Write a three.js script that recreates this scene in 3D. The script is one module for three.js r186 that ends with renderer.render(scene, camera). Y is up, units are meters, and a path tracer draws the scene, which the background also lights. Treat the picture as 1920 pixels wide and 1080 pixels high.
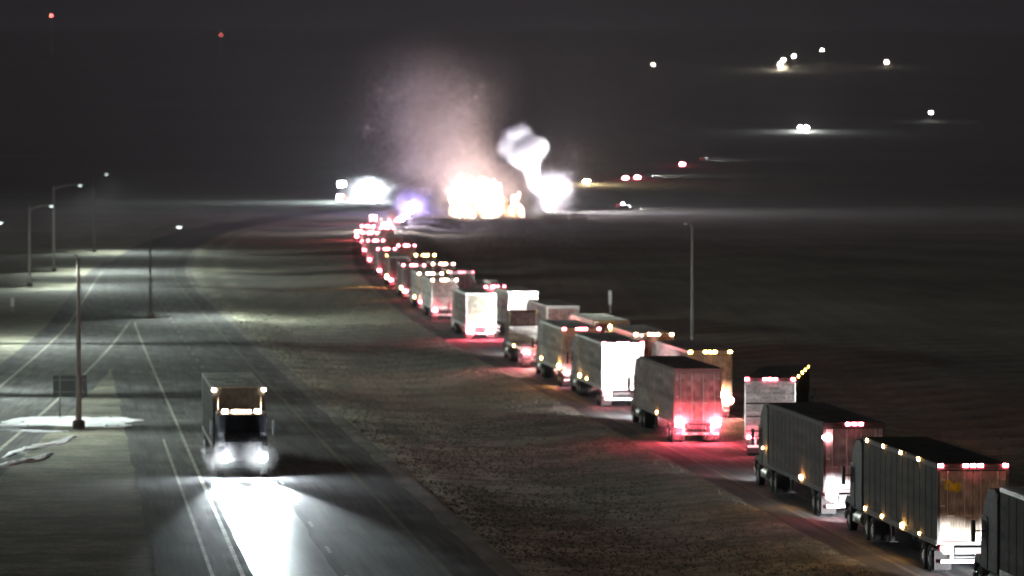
import * as THREE from 'three';
import { RoundedBoxGeometry } from 'three/addons/geometries/RoundedBoxGeometry.js';
import { mergeGeometries, mergeVertices } from 'three/addons/utils/BufferGeometryUtils.js';
import { ImprovedNoise } from 'three/addons/math/ImprovedNoise.js';

// ---------------------------------------------------------------- camera, sky, moon, exposure
const scene = new THREE.Scene();
const camera = new THREE.PerspectiveCamera(7.537, 16 / 9, 1, 14000);
camera.position.set(0, 14.5, 0);
camera.rotation.set(-0.02622, 0, 0);
camera.focus = 138; camera.userData.fStop = 1.05;
scene.add(camera);
const renderer = new THREE.WebGLRenderer();
renderer.toneMapping = THREE.LinearToneMapping;
renderer.toneMappingExposure = 1;
renderer.shadowMap.enabled = true;
{
  const W = 64, H = 32, d = new Float32Array(W * H * 4);
  for (let j = 0; j < H; j++) for (let i = 0; i < W; i++) {
    const el = (j + 0.5) / H - 0.5, k = el < 0 ? 0.9 : 1 - 0.35 * Math.min(1, el * 2);
    d.set([0.008 * k, 0.0074 * k, 0.0083 * k, 1], (j * W + i) * 4);
  }
  const sky = new THREE.DataTexture(d, W, H, THREE.RGBAFormat, THREE.FloatType);
  sky.mapping = THREE.EquirectangularReflectionMapping; sky.magFilter = THREE.LinearFilter; sky.needsUpdate = true;
  scene.background = sky; scene.environment = sky;
}
const moon = new THREE.DirectionalLight(new THREE.Color(1.0, 0.95, 0.95), 0.29);
moon.position.set(-620, 360, 160); moon.target.position.set(0, 0, -300);
moon.castShadow = true; moon.shadow.radius = 30; moon.shadow.mapSize.set(4096, 4096);
Object.assign(moon.shadow.camera, { left: -400, right: 400, top: 500, bottom: -500, near: 10, far: 3000 });
scene.add(moon, moon.target);
scene.fog = new THREE.FogExp2(new THREE.Color(0.93, 0.9, 0.95), 0.00005);

// ---------------------------------------------------------------- helpers
let seed = 7;
const rnd = () => { seed = (seed + 0x6d2b79f5) | 0; let t = Math.imul(seed ^ (seed >>> 15), 1 | seed); t = (t + Math.imul(t ^ (t >>> 7), 61 | t)) ^ t; return ((t ^ (t >>> 14)) >>> 0) / 4294967296; };
const rr = (a, b) => a + (b - a) * rnd();
const perlin = new ImprovedNoise();
const fbm = (x, y, z = 0, o = 4) => { let s = 0, a = 0.5; for (let i = 0; i < o; i++) { s += a * perlin.noise(x, y, z + i * 7.3); x *= 2.03; y *= 2.03; a *= 0.5; } return s; };
const clamp = (x, a, b) => Math.min(b, Math.max(a, x));
const smooth = (a, b, x) => { const t = clamp((x - a) / (b - a), 0, 1); return t * t * (3 - 2 * t); };
const counts = {};
const numbered = (n) => { const k = counts[n] = (counts[n] ?? -1) + 1; return k ? `${n}_${String(k).padStart(3, '0')}` : n; };
function tag(o, label, category, group, kind) {
  o.userData.label = label;
  if (category) o.userData.category = category;
  if (group) o.userData.group = group;
  if (kind) o.userData.kind = kind;
  return o;
}
function thing(name, label, category, x, y, z, turn = 0, group) {
  const o = new THREE.Group(); o.name = numbered(name); o.position.set(x, y, z); o.rotation.y = turn; scene.add(o);
  return tag(o, label, category, group);
}
function mesh(name, g, m, parent, x = 0, y = 0, z = 0) {
  const o = new THREE.Mesh(g, m); o.name = parent ? name : numbered(name); o.position.set(x, y, z);
  o.castShadow = o.receiveShadow = true; (parent || scene).add(o); return o;
}
const box = (w, h, d, x = 0, y = 0, z = 0) => new THREE.BoxGeometry(w, h, d).translate(x, y, z);
const rbox = (w, h, d, r, x = 0, y = 0, z = 0) => new RoundedBoxGeometry(w, h, d, 2, r).translate(x, y, z);
const merge = (list) => mergeGeometries(list.map((g) => { const n = g.index ? g.toNonIndexed() : g; for (const k of Object.keys(n.attributes)) if (!['position', 'normal', 'uv'].includes(k)) n.deleteAttribute(k); return n; }));
const cache = {};
const G = (key, make) => cache[key] ??= make();
const cylX = (r, w, n = 20) => new THREE.CylinderGeometry(r, r, w, n).rotateZ(Math.PI / 2);
function tubeBetween(a, b, r0, r1 = r0, n = 8) {
  const A = new THREE.Vector3(...a), B = new THREE.Vector3(...b), d = B.clone().sub(A);
  const g = new THREE.CylinderGeometry(r1, r0, d.length(), n);
  g.applyQuaternion(new THREE.Quaternion().setFromUnitVectors(new THREE.Vector3(0, 1, 0), d.clone().normalize()));
  return g.translate(...A.add(B).multiplyScalar(0.5).toArray());
}
function extrudeSide(pts, w, bevel = 0.04) {          // pts: [forward, up]; the shape is w wide across x
  const s = new THREE.Shape(pts.map(([f, y]) => new THREE.Vector2(f, y)));
  const g = new THREE.ExtrudeGeometry(s, { depth: w - 2 * bevel, bevelEnabled: true, bevelThickness: bevel, bevelSize: bevel, bevelOffset: -bevel, bevelSegments: 2 });
  return g.translate(0, 0, -(w - 2 * bevel) / 2).rotateY(Math.PI / 2);   // forward becomes -z
}
function texture(w, h, f, srgb = true) {
  const d = new Uint8Array(w * h * 4);
  for (let j = 0; j < h; j++) for (let i = 0; i < w; i++) { const c = f(i / w, j / h, i, j); d.set([c[0], c[1], c[2], 255].map((v) => clamp(Math.round(v), 0, 255)), (j * w + i) * 4); }
  const t = new THREE.DataTexture(d, w, h); t.wrapS = t.wrapT = THREE.RepeatWrapping; t.magFilter = THREE.LinearFilter;
  if (srgb) t.colorSpace = THREE.SRGBColorSpace; t.needsUpdate = true; return t;
}
// periodic value noise for tiling textures
const lattice = Array.from({ length: 4096 }, rnd);
const tiled = (u, v, nx, ny, s = 0) => {
  const x = u * nx, y = v * ny, i = Math.floor(x), j = Math.floor(y), f = x - i, g = y - j, a = f * f * (3 - 2 * f), b = g * g * (3 - 2 * g);
  const q = (p, r) => lattice[((((p % nx) + nx) % nx) * 131 + (((r % ny) + ny) % ny) * 31 + s * 977) & 4095];
  return (q(i, j) * (1 - a) + q(i + 1, j) * a) * (1 - b) + (q(i, j + 1) * (1 - a) + q(i + 1, j + 1) * a) * b;
};

// ---------------------------------------------------------------- the lie of the land: distances down the road are Z = -z
function curve(pts) {                                  // monotone-free Hermite through [Z, X]
  const m = pts.map((p, i) => { const a = pts[Math.max(0, i - 1)], b = pts[Math.min(pts.length - 1, i + 1)]; return (b[1] - a[1]) / (b[0] - a[0]); });
  return (Z) => {
    let i = 0; while (i < pts.length - 2 && Z > pts[i + 1][0]) i++;
    const [z0, x0] = pts[i], [z1, x1] = pts[i + 1], h = z1 - z0, t = (Z - z0) / h;
    if (t < 0) return x0 + m[i] * (Z - z0); if (t > 1) return x1 + m[i + 1] * (Z - z1);
    const t2 = t * t, t3 = t2 * t;
    return (2 * t3 - 3 * t2 + 1) * x0 + (t3 - 2 * t2 + t) * h * m[i] + (3 * t2 - 2 * t3) * x1 + (t3 - t2) * h * m[i + 1];
  };
}
const southX = curve([[-300, 56], [60, 24.9], [159, 16.4], [273, 6.6], [381, -2.7], [450, -8], [540, -13.6], [683, -21.3], [911, -30], [1139, -35.2], [1500, -29], [1700, -21], [2000, -5], [2600, 41], [2750, 62], [3100, 118], [3600, 215]]); // centre of its left lane
const northX = curve([[-300, 36], [60, 0.1], [176, -11.6], [236, -17.7], [432, -37.4], [640, -57], [900, -73], [1139, -80], [1500, -77], [2000, -59], [2600, -14], [3100, 60], [3600, 155]]);   // its outer edge line
const rampIn = (Z) => (Z > 425 ? northX(Z) : -37.2 + 0.0645 * (425 - Z) - 0.00006 * (425 - Z) ** 2);
const rampOut = curve([[-300, -4], [150, -28.5], [220, -30.6], [287, -34.2], [403, -41.4], [500, -49], [640, -60], [720, -65]]);
const slope = (f, Z) => (f(Z + 4) - f(Z - 4)) / 8;
const hillOf = curve([[-300, 0], [1500, 0], [1900, 0], [2200, 2], [2600, 8], [3000, 17], [4000, 53], [5000, 100], [6000, 165], [7200, 250], [9000, 280]]);
const hill = (Z) => (Z < 1900 ? 0 : Math.max(0, hillOf(Z)));
function relief(x, Z) {                                // swales and unevenness, nothing under pavement
  if (Z > 1900) return 0;
  const nIn = northX(Z) + 9.6, sIn = southX(Z) - 3.6, sOut = southX(Z) + 9.4;
  let r = 0;
  if (x > nIn && x < sIn) { const t = (x - nIn) / (sIn - nIn); r = -0.4 * Math.sin(Math.PI * t) ** 1.5; }
  if (x > sOut) r = -0.9 * smooth(0, 7, x - sOut) + 0.5 * smooth(9, 22, x - sOut);
  const off = Math.min(Math.abs(x - nIn), Math.abs(x - sIn), Math.abs(x - sOut));
  const free = (x > nIn && x < sIn) || x > sOut || x < rampOut(Z) - 3;
  return free ? r + (x > sOut ? 0.05 : 0.07) * smooth(0, 3, off) * fbm(x * 0.11, Z * 0.05, 3) : 0;
}
const rows = []; for (let Z = -260; Z < 130; Z += 20) rows.push(Z); for (let Z = 130; Z < 520; Z += 4) rows.push(Z); for (let Z = 520; Z < 1900; Z += 10) rows.push(Z); for (let Z = 1900; Z < 3600; Z += 25) rows.push(Z); for (let Z = 3600; Z <= 8800; Z += 200) rows.push(Z);

// ---------------------------------------------------------------- surfaces
const grassMap = texture(512, 512, (u, v) => {
  const n = 0.5 * tiled(u, v, 150, 150, 1) + 0.3 * tiled(u, v, 47, 61, 2) + 0.35 * tiled(u, v, 9, 11, 3) + 0.4 * tiled(u, v, 4, 3, 5), k = 60 + 130 * (n - 0.3);
  const g = tiled(u, v, 13, 17, 9); return [k * 1.02, k * (0.965 + 0.03 * g), k * 0.9];
});
const asphaltMap = texture(512, 1024, (u, v, i, j) => {
  const streak = tiled(u, v, 60, 5, 1) * 0.5 + tiled(u, v, 22, 3, 2) * 0.6, grit = tiled(u, v, 256, 512, 4), blot = tiled(u, v, 5, 9, 6);
  const k = 80 + 46 * (streak - 0.5) + 30 * (grit - 0.5) + 26 * (blot - 0.5); return [k, k, k * 1.01];
});
const wearMap = texture(256, 256, (u, v) => { const k = 200 + 80 * (tiled(u, v, 5, 9, 2) - 0.5) + 50 * (tiled(u, v, 40, 13, 7) - 0.5) - 40 * Math.max(0, tiled(u, v, 60, 3, 8) - 0.7); return [k, k * 0.985, k * 0.96]; });
const grit = texture(256, 256, (u, v) => { const k = 128 + 110 * (tiled(u, v, 128, 128, 3) - 0.5) + 80 * (tiled(u, v, 40, 40, 5) - 0.5); return [k, k, k]; }, false);
const std = (o) => new THREE.MeshStandardMaterial(o);
const col = (r, g = r, b = r) => new THREE.Color().setRGB(r, g, b);
const M = {
  ground: std({ map: grassMap, vertexColors: true, roughness: 1, bumpMap: grit, bumpScale: 0.02 }),
  asphalt: new THREE.MeshPhysicalMaterial({ map: asphaltMap, roughness: 0.95, specularIntensity: 0.3, bumpMap: grit, bumpScale: 0.006 }),
  wet: new THREE.MeshPhysicalMaterial({ map: asphaltMap, color: col(0.7), roughness: 0.42, specularIntensity: 0.7, bumpMap: grit, bumpScale: 0.004 }),
  white: std({ color: col(0.42, 0.42, 0.38), roughness: 0.8, map: wearMap }),
  yellow: std({ color: col(0.16, 0.14, 0.09), roughness: 0.8, map: wearMap }),
  rumble: std({ color: col(0.03), roughness: 0.9 }),
  gravel: std({ color: col(0.26, 0.25, 0.23), roughness: 1, map: wearMap, bumpMap: grit, bumpScale: 0.03 }),
  snow: std({ color: col(0.78, 0.8, 0.84), roughness: 0.95, bumpMap: grit, bumpScale: 0.03 }),
  grass: std({ color: col(0.165, 0.17, 0.135), roughness: 1, side: THREE.DoubleSide }),
  steel: std({ color: col(0.5), metalness: 0.75, roughness: 0.5 }),
  weathered: std({ color: col(0.1, 0.095, 0.09), roughness: 0.9 }),
  galv: std({ color: col(0.5, 0.5, 0.48), metalness: 0.2, roughness: 0.6 }),
  alu: std({ color: col(0.62), metalness: 0.8, roughness: 0.4, map: wearMap }),
  rubber: std({ color: col(0.018), roughness: 0.9 }),
  frame: std({ color: col(0.03), roughness: 0.6 }),
  chrome: std({ color: col(0.7), metalness: 1, roughness: 0.18 }),
  glass: std({ color: col(0.015, 0.017, 0.02), roughness: 0.08, metalness: 0.2 }),
  tapeRed: std({ color: col(0.55, 0.03, 0.03), roughness: 0.4 }),
  tapeWhite: std({ color: col(0.8), roughness: 0.4 }),
  wood: std({ color: col(0.2, 0.13, 0.08), roughness: 0.9 }),
};
const paints = {};
const paint = (r, g, b, rough = 0.5, metal = 0) => paints[[r, g, b, rough, metal]] ??= new THREE.MeshPhysicalMaterial({ color: col(r, g, b), roughness: Math.min(1, rough + 0.2), metalness: metal, map: wearMap, specularIntensity: 0.25 });
const glows = {};
const glow = (r, g, b, k) => glows[[r, g, b, k]] ??= std({ color: col(0.2 * r, 0.2 * g, 0.2 * b), emissive: col(r, g, b), emissiveIntensity: k, roughness: 0.4 });
const AMBER = [1, 0.5, 0.13], RED = [1, 0.11, 0.16], COOL = [0.86, 0.95, 1], WARM = [1, 0.9, 0.72];

// ---------------------------------------------------------------- ground, roads, markings
{
  const xs = []; for (let x = -2600; x < -130; x += 130) xs.push(x); for (let x = -130; x < 70; x += 1) xs.push(x); for (let x = 70; x < 180; x += 10) xs.push(x); for (let x = 180; x <= 2600; x += 121) xs.push(x);
  const pos = [], uv = [], c = [], idx = [], nx = xs.length; let k2 = 1;
  for (const Z of rows) for (const x of xs) {
    pos.push(x, hill(Z) + relief(x, Z), -Z); uv.push(x / 9, Z / 9);
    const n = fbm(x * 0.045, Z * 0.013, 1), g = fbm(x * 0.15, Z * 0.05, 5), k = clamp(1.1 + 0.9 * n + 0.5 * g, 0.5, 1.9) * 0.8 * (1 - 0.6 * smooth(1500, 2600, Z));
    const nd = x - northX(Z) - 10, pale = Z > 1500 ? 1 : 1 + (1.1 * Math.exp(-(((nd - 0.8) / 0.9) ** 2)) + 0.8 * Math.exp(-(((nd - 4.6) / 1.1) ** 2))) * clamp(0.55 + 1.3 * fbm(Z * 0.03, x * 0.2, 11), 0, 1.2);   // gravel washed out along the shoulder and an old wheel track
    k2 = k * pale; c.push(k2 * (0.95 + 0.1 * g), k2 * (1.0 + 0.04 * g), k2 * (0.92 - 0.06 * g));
  }
  for (let j = 0; j < rows.length - 1; j++) for (let i = 0; i < nx - 1; i++) { const a = j * nx + i; idx.push(a, a + 1, a + nx, a + 1, a + nx + 1, a + nx); }
  const g = new THREE.BufferGeometry();
  g.setAttribute('position', new THREE.Float32BufferAttribute(pos, 3)); g.setAttribute('uv', new THREE.Float32BufferAttribute(uv, 2)); g.setAttribute('color', new THREE.Float32BufferAttribute(c, 3));
  g.setIndex(idx); g.computeVertexNormals();
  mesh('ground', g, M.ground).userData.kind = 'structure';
}
function strip(name, left, right, lift, m, Z0, Z1, parts = 1, tileX = 8, tileZ = 24) {
  const pos = [], uv = [], idx = [], zs = [Z0, ...rows.filter((Z) => Z > Z0 + 0.1 && Z < Z1 - 0.1), Z1];
  zs.forEach((Z, j) => {
    const a = left(Z), b = right(Z);
    for (let i = 0; i <= parts; i++) { const x = a + (b - a) * i / parts; pos.push(x, hill(Z) + lift, -Z); uv.push((x - a) / tileX, Z / tileZ); }
    if (j) for (let i = 0; i < parts; i++) { const p = (j - 1) * (parts + 1) + i, q = p + parts + 1; idx.push(p, p + 1, q, p + 1, q + 1, q); }
  });
  const g = new THREE.BufferGeometry();
  g.setAttribute('position', new THREE.Float32BufferAttribute(pos, 3)); g.setAttribute('uv', new THREE.Float32BufferAttribute(uv, 2)); g.setIndex(idx); g.computeVertexNormals();
  return m ? mesh(name, g, m) : g;
}
const at = (f, d) => (Z) => f(Z) + d, ZF = 3550;
function structure(o) { o.userData.kind = 'structure'; return o; }
structure(strip('gravel_shoulder', at(northX, 9.1), at(northX, 10.1), 0.012, M.gravel, -250, 1880));
const ragged = (f, d, k) => (Z) => f(Z) + d + 0.45 * fbm(Z * 0.12, k, 1, 3);
structure(strip('road', ragged(northX, -3.1, 2), ragged(northX, 9.2, 5), 0.02, M.asphalt, -250, ZF));
structure(strip('wet_lane', ragged(northX, 0.35, 21), ragged(northX, 3.4, 25), 0.023, M.wet, -250, 205));
structure(strip('road', ragged(southX, -3.2, 8), ragged(southX, 8.9, 11), 0.02, M.asphalt, -250, ZF));
structure(strip('exit_ramp', at(rampOut, -2), (Z) => Math.max(at(rampOut, -1.9)(Z), Math.min(ragged(rampIn, 1.6, 14)(Z), northX(Z) - 2.7)), 0.014, M.asphalt, -250, 715));
structure(strip('gravel_shoulder', at(southX, 8.8), at(southX, 9.8), 0.012, M.gravel, -250, 1880));
const line = (f, d, w, m, Z0, Z1, lift = 0.026) => structure(strip('road_marking', at(f, d - w / 2), at(f, d + w / 2), lift, m, Z0, Z1, 1, 1, 4));
line(northX, 0, 0.17, M.white, -250, 425);
line(northX, -0.62, 0.3, M.rumble, -250, 425);
line(northX, -1.1, 0.14, M.white, -250, 238);
line(northX, 7.45, 0.17, M.yellow, -250, ZF);
line(southX, -1.95, 0.18, M.yellow, -250, ZF);
line(southX, 5.5, 0.18, M.white, -250, ZF);
line(rampIn, 0, 0.22, M.white, 60, 425);
line(rampOut, 0, 0.2, M.white, 60, 640);
function dashes(f, d, Z0, Z1) {
  const list = []; for (let Z = Z0; Z < Z1; Z += 12.2) list.push(strip('', at(f, d - 0.07), at(f, d + 0.07), 0.026, null, Z, Z + 3.05, 1, 1, 4));
  const g = merge(list); const o = structure(mesh('lane_dashes', g, M.white)); return o;
}
dashes(northX, 3.72, 20, 1500); dashes(southX, 1.83, 20, 1500);

// snow left over, grass and weeds
function snowPatch(label, spine, w, h) {
  const c = new THREE.CatmullRomCurve3(spine.map(([x, Z]) => new THREE.Vector3(x, 0, -Z))), n = 60, k = 12, pos = [], idx = [], uv = [];
  for (let i = 0; i <= n; i++) {
    const t = i / n, p = c.getPointAt(t), d = c.getTangentAt(t), half = w * Math.sin(Math.PI * t) ** 0.6 * (0.45 + 1.7 * Math.abs(fbm(t * 11, w, 2)));
    for (let j = 0; j <= k; j++) { const v = (j / k) * 2 - 1, edge = half * v + 0.9 * w * fbm(t * 17, v * 2, 8) * (1 - Math.abs(v) * 0.4), x = p.x - d.z * edge, z = p.z + d.x * edge;
      pos.push(x, (Math.abs(v) === 1 || i === 0 || i === n ? -0.02 : 0.02 + h * (1 - v * v) * Math.sin(Math.PI * t) ** 0.5 * (0.6 + 1.2 * Math.abs(fbm(x * 0.9, z * 0.5, 4)))), z); uv.push(x / 2, z / 2); }
  }
  for (let i = 0; i < n; i++) for (let j = 0; j < k; j++) { const a = i * (k + 1) + j, b = a + k + 1; idx.push(a, b, a + 1, a + 1, b, b + 1); }
  const g = new THREE.BufferGeometry(); g.setAttribute('position', new THREE.Float32BufferAttribute(pos, 3)); g.setAttribute('uv', new THREE.Float32BufferAttribute(uv, 2)); g.setIndex(idx); g.computeVertexNormals();
  const m = M.snow.clone(); m.side = THREE.DoubleSide; return tag(mesh('snow_patch', g, m), label, 'snow');
}
snowPatch('broad patch of white snow around the foot of the near lamp post', [[-28.8, 246], [-27.2, 258], [-25.2, 252], [-23.8, 258], [-22.7, 249]], 2.6, 0.2);
snowPatch('narrow strip of snow along the ramp, right behind the broad patch', [[-28.2, 247], [-26.4, 245], [-24.9, 245.5]], 1.0, 0.1);
snowPatch('long thin snow streak in the dark grass, upper one of two', [[-25.9, 222], [-25.3, 230], [-24.5, 233], [-24.1, 241]], 0.6, 0.2);
snowPatch('short bright snow streak in the dark grass, lowest of all', [[-25.3, 212], [-24.9, 218], [-24.2, 220], [-23.8, 226]], 0.55, 0.22);
{
  const blade = []; for (let i = 0; i < 6; i++) { const a = i * 1.05 + rr(0, 1), l = rr(0.12, 0.3), x = Math.cos(a), z = Math.sin(a), w = 0.02; blade.push(-z * w, 0, x * w, z * w, 0, -x * w, x * l * 0.7, l, z * l * 0.7); }
  const g = new THREE.BufferGeometry(); g.setAttribute('position', new THREE.Float32BufferAttribute(blade, 3)); g.computeVertexNormals();
  const spots = [];
  for (let i = 0; i < 60000; i++) { const Z = 120 + 430 * rnd() ** 1.4, u = rnd(); const nIn = northX(Z) + 10.2, sIn = southX(Z) - 3.4;
    let x = u < 0.62 ? nIn + rnd() * (sIn - nIn) : u < 0.74 ? rr(Math.max(rampIn(Z) + 1.8, -60), northX(Z) - 3.2) : southX(Z) + 10 + rnd() ** 1.5 * 45;
    if (u >= 0.62 && u < 0.74) continue; if (u >= 0.62 && u < 0.74 && rampIn(Z) + 1.8 > northX(Z) - 3.4) continue;
    if (fbm(x * 0.2, Z * 0.08, 6) < -0.1 && rnd() < 0.7) continue; spots.push([x, Z]); }
  const o = new THREE.InstancedMesh(g, M.grass, spots.length), m4 = new THREE.Matrix4(), q = new THREE.Quaternion(), up = new THREE.Vector3(0, 1, 0), c = new THREE.Color();
  spots.forEach(([x, Z], i) => { const s = rr(0.5, 1.25); m4.compose(new THREE.Vector3(x, relief(x, Z) - 0.01, -Z), q.setFromAxisAngle(up, rr(0, 6.3)), new THREE.Vector3(s, s * rr(0.3, 0.7), s)); o.setMatrixAt(i, m4); const k = rr(0.6, 1.4); o.setColorAt(i, c.setRGB(k, k * rr(0.92, 1.02), k * rr(0.85, 1))); });
  o.name = 'grass'; scene.add(o); tag(o, 'short dead winter grass of the median and the roadside', 'grass', null, 'stuff');
}

// ---------------------------------------------------------------- lamps that shine
function pointAt(parent, c, I, x, y, z, r = 0.05) { const l = new THREE.PointLight(col(...c), I, 0, 2); l.position.set(x, y, z); l.castShadow = true; l.shadow.radius = r / 0.02; parent.add(l); return l; }
function spotAt(parent, c, I, x, y, z, tx, ty, tz, angle, pen = 1, r = 0.1) {
  const l = new THREE.SpotLight(col(...c), I, 0, angle, pen, 2); l.position.set(x, y, z); l.target.position.set(tx, ty, tz); l.castShadow = true; l.shadow.radius = r / 0.02; parent.add(l, l.target); return l;
}
const lampG = () => G('marker', () => rbox(0.2, 0.13, 0.07, 0.03));
const marker = (p, c, k, x, y, z, s = 1, side = false) => { const o = mesh('marker_light', lampG(), glow(...c, k * 2.6), p, x, y, z); if (side) o.rotation.y = Math.PI / 2; o.scale.setScalar(s); return o; };

// ---------------------------------------------------------------- trucks
function wheel(p, x, z, w = 0.62, r = 0.51) {
  const t = mesh('wheel', G('tyre' + w + r, () => { const a = []; for (const [rad, h] of [[r * 0.62, w / 2], [r * 0.93, w / 2], [r, w / 2 - 0.05], [r, 0.03 - w * 0 + 0], [r - 0.02, 0], [r, -0.03], [r, 0.05 - w / 2], [r * 0.93, -w / 2], [r * 0.62, -w / 2]]) a.push(new THREE.Vector2(rad, h)); return new THREE.LatheGeometry(a, 22).rotateZ(Math.PI / 2); }), M.rubber, p, x, r, z);
  mesh('rim', G('rim' + w + r, () => merge([cylX(r * 0.62, w - 0.08), cylX(r * 0.3, w + 0.02, 12)])), M.alu, t);
}
const SLEEPER = [[0, 1.0], [0, 3.72], [0.5, 3.88], [1.5, 3.84], [2.15, 3.5], [2.45, 3.0], [2.9, 2.1], [2.95, 1.0]];
const DAYCAB = [[0.4, 1.0], [0.4, 2.85], [0.7, 3.02], [2.1, 3.02], [2.42, 2.9], [2.9, 2.08], [2.95, 1.0]];
function tractor(t, z0, o) {                            // z0: back of the cab
  const p = paint(...o.cab), low = o.day, prof = low ? DAYCAB : SLEEPER, top = low ? 3.02 : 3.86;
  mesh('cab', G('cab' + low, () => extrudeSide(prof, 2.4, 0.07)), p, t, 0, 0, z0);
  mesh('hood', G('hood', () => merge([extrudeSide([[2.9, 1.0], [2.9, 2.06], [3.5, 1.95], [4.08, 1.7], [4.18, 1.15], [4.18, 0.95], [2.9, 0.95]], 1.75, 0.08), extrudeSide([[2.55, 0.75], [2.62, 1.2], [3.0, 1.42], [3.7, 1.42], [4.02, 1.2], [4.12, 0.8], [3.95, 0.8], [3.8, 1.12], [2.9, 1.12], [2.75, 0.75]], 2.44, 0.05)])), p, t, 0, 0, z0);
  const w = mesh('windshield', G('windshield', () => box(2.1, 0.92, 0.03).rotateX(0.42)), M.glass, t, 0, 2.52, z0 - 2.72); if (low) w.position.y = 2.5;
  for (const s of [-1, 1]) {
    const d = mesh('door', G('cabdoor', () => rbox(0.04, 1.75, 1.0, 0.015)), p, t, s * 1.21, 1.98, z0 - 2.15);
    mesh('side_window', G('cabwin', () => rbox(0.03, 0.62, 0.72, 0.01)), M.glass, d, s * 0.02, 0.42, -0.02);
    mesh('step', G('step', () => rbox(0.3, 0.32, 0.9, 0.03)), M.alu, t, s * 1.0, 0.62, z0 - 2.1);
    mesh('fuel_tank', G('tank', () => new THREE.CylinderGeometry(0.33, 0.33, 1.5, 18).rotateX(Math.PI / 2)), M.alu, t, s * 0.93, 0.72, z0 - 0.8);
    const m = mesh('mirror', G('mirror', () => rbox(0.12, 0.75, 0.3, 0.05)), M.frame, t, s * 1.5, 2.3, z0 - 2.7);
    mesh('mirror_arm', G('mirarm', () => rbox(0.36, 0.05, 0.05, 0.02)), M.frame, m, -s * 0.17, 0, 0.06);
    mesh('exhaust_stack', G('stack', () => new THREE.CylinderGeometry(0.075, 0.075, low ? 2.4 : 2.9, 12)), M.chrome, t, s * 1.05, low ? 2.2 : 2.45, z0 + 0.22);
    const h = mesh('headlight', G('headlight', () => rbox(0.34, 0.22, 0.08, 0.035)), glow(...COOL, o.headGlow ?? 20), t, s * 0.9, 1.0, z0 - 4.2);
    if (o.head) spotAt(t, o.headTint ?? [0.95, 0.98, 1], o.head, s * 0.9, 1.0, z0 - 4.32, s * 0.9, o.aim ?? 0.45, z0 - 4.32 - (o.aimAt ?? 10), o.cone ?? 0.55, 1, 0.08);
    wheel(t, s * 1.02, z0 - 3.35, 0.32);
    for (const dz of [1.3, 2.65]) wheel(t, s * 0.93, z0 + dz);
  }
  mesh('grille', G('grille', () => { const l = [rbox(1.25, 0.72, 0.05, 0.02)]; for (let i = 0; i < 7; i++) l.push(box(1.15, 0.03, 0.04, 0, -0.28 + i * 0.093, -0.04)); return merge(l); }), M.chrome, t, 0, 1.3, z0 - 4.19);
  mesh('bumper', G('frontbumper', () => rbox(2.44, 0.36, 0.22, 0.06)), M.chrome, t, 0, 0.6, z0 - 4.2);
  mesh('chassis', G('chassis', () => merge([box(0.1, 0.26, 7.4, -0.42, 0.86, 0), box(0.1, 0.26, 7.4, 0.42, 0.86, 0), box(1.0, 0.16, 1.0, 0, 1.05, 1.2)])), M.frame, t, 0, 0, z0 - 0.1);
  const rk = o.roofLamp ?? 26, zf = low ? z0 - 2.2 : z0 - 2.0;
  const row = low ? [[-0.78, 1.5], [-0.36, 1.1], [-0.12, 1.1], [0.12, 1.1], [0.36, 1.1], [0.78, 1.5]] : [[-1, 1], [-0.3, 1], [0, 1], [0.3, 1], [1, 1]];
  for (const [x, s] of row) marker(t, low ? [1, 0.78, 0.5] : AMBER, low ? 24 : rk, x, low ? 3.06 : 3.66, zf, s);
}
function trailerRun(t) {                                // running gear under any trailer
  for (const s of [-1, 1]) for (const z of [-1.7, -3.0]) wheel(t, s * 0.95, z);
  mesh('axle', G('axles', () => merge([box(1.6, 0.14, 0.14, 0, 0.51, -1.7), box(1.6, 0.14, 0.14, 0, 0.51, -3.0), box(1.0, 0.22, 3.0, 0, 0.86, -2.3)])), M.frame, t);
  for (const s of [-1, 1]) {
    mesh('mudflap', G('flap', () => box(0.62, 0.7, 0.02)), M.rubber, t, s * 0.93, 0.52, -0.85);
    mesh('landing_leg', G('landing', () => merge([box(0.13, 0.95, 0.13, 0, 0, 0), box(0.32, 0.04, 0.3, 0, -0.48, 0)])), M.frame, t, s * 0.75, 0.72, -12.3);
  }
}
function rearLights(t, o, y = 1.02) {
  for (const s of [-1, 1]) {
    const k = o.tailGlow ?? 45;
    mesh('tail_light', G('tail', () => rbox(0.4, 0.16, 0.07, 0.03)), glow(...RED, k * 2), t, s * 0.99, y, 0.03);
    if (o.tail) pointAt(t, RED, o.tail, s * 0.99, y, 0.22, 0.08);
  }
}
function topLights(t, k, x = 1.18, y = 4.0, c = RED, s = 1) { for (const q of x > 0.6 ? [-x, -0.27, 0, 0.27, x] : [-0.27, 0, 0.27]) marker(t, c, k, q, y, 0.05, s); }
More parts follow.
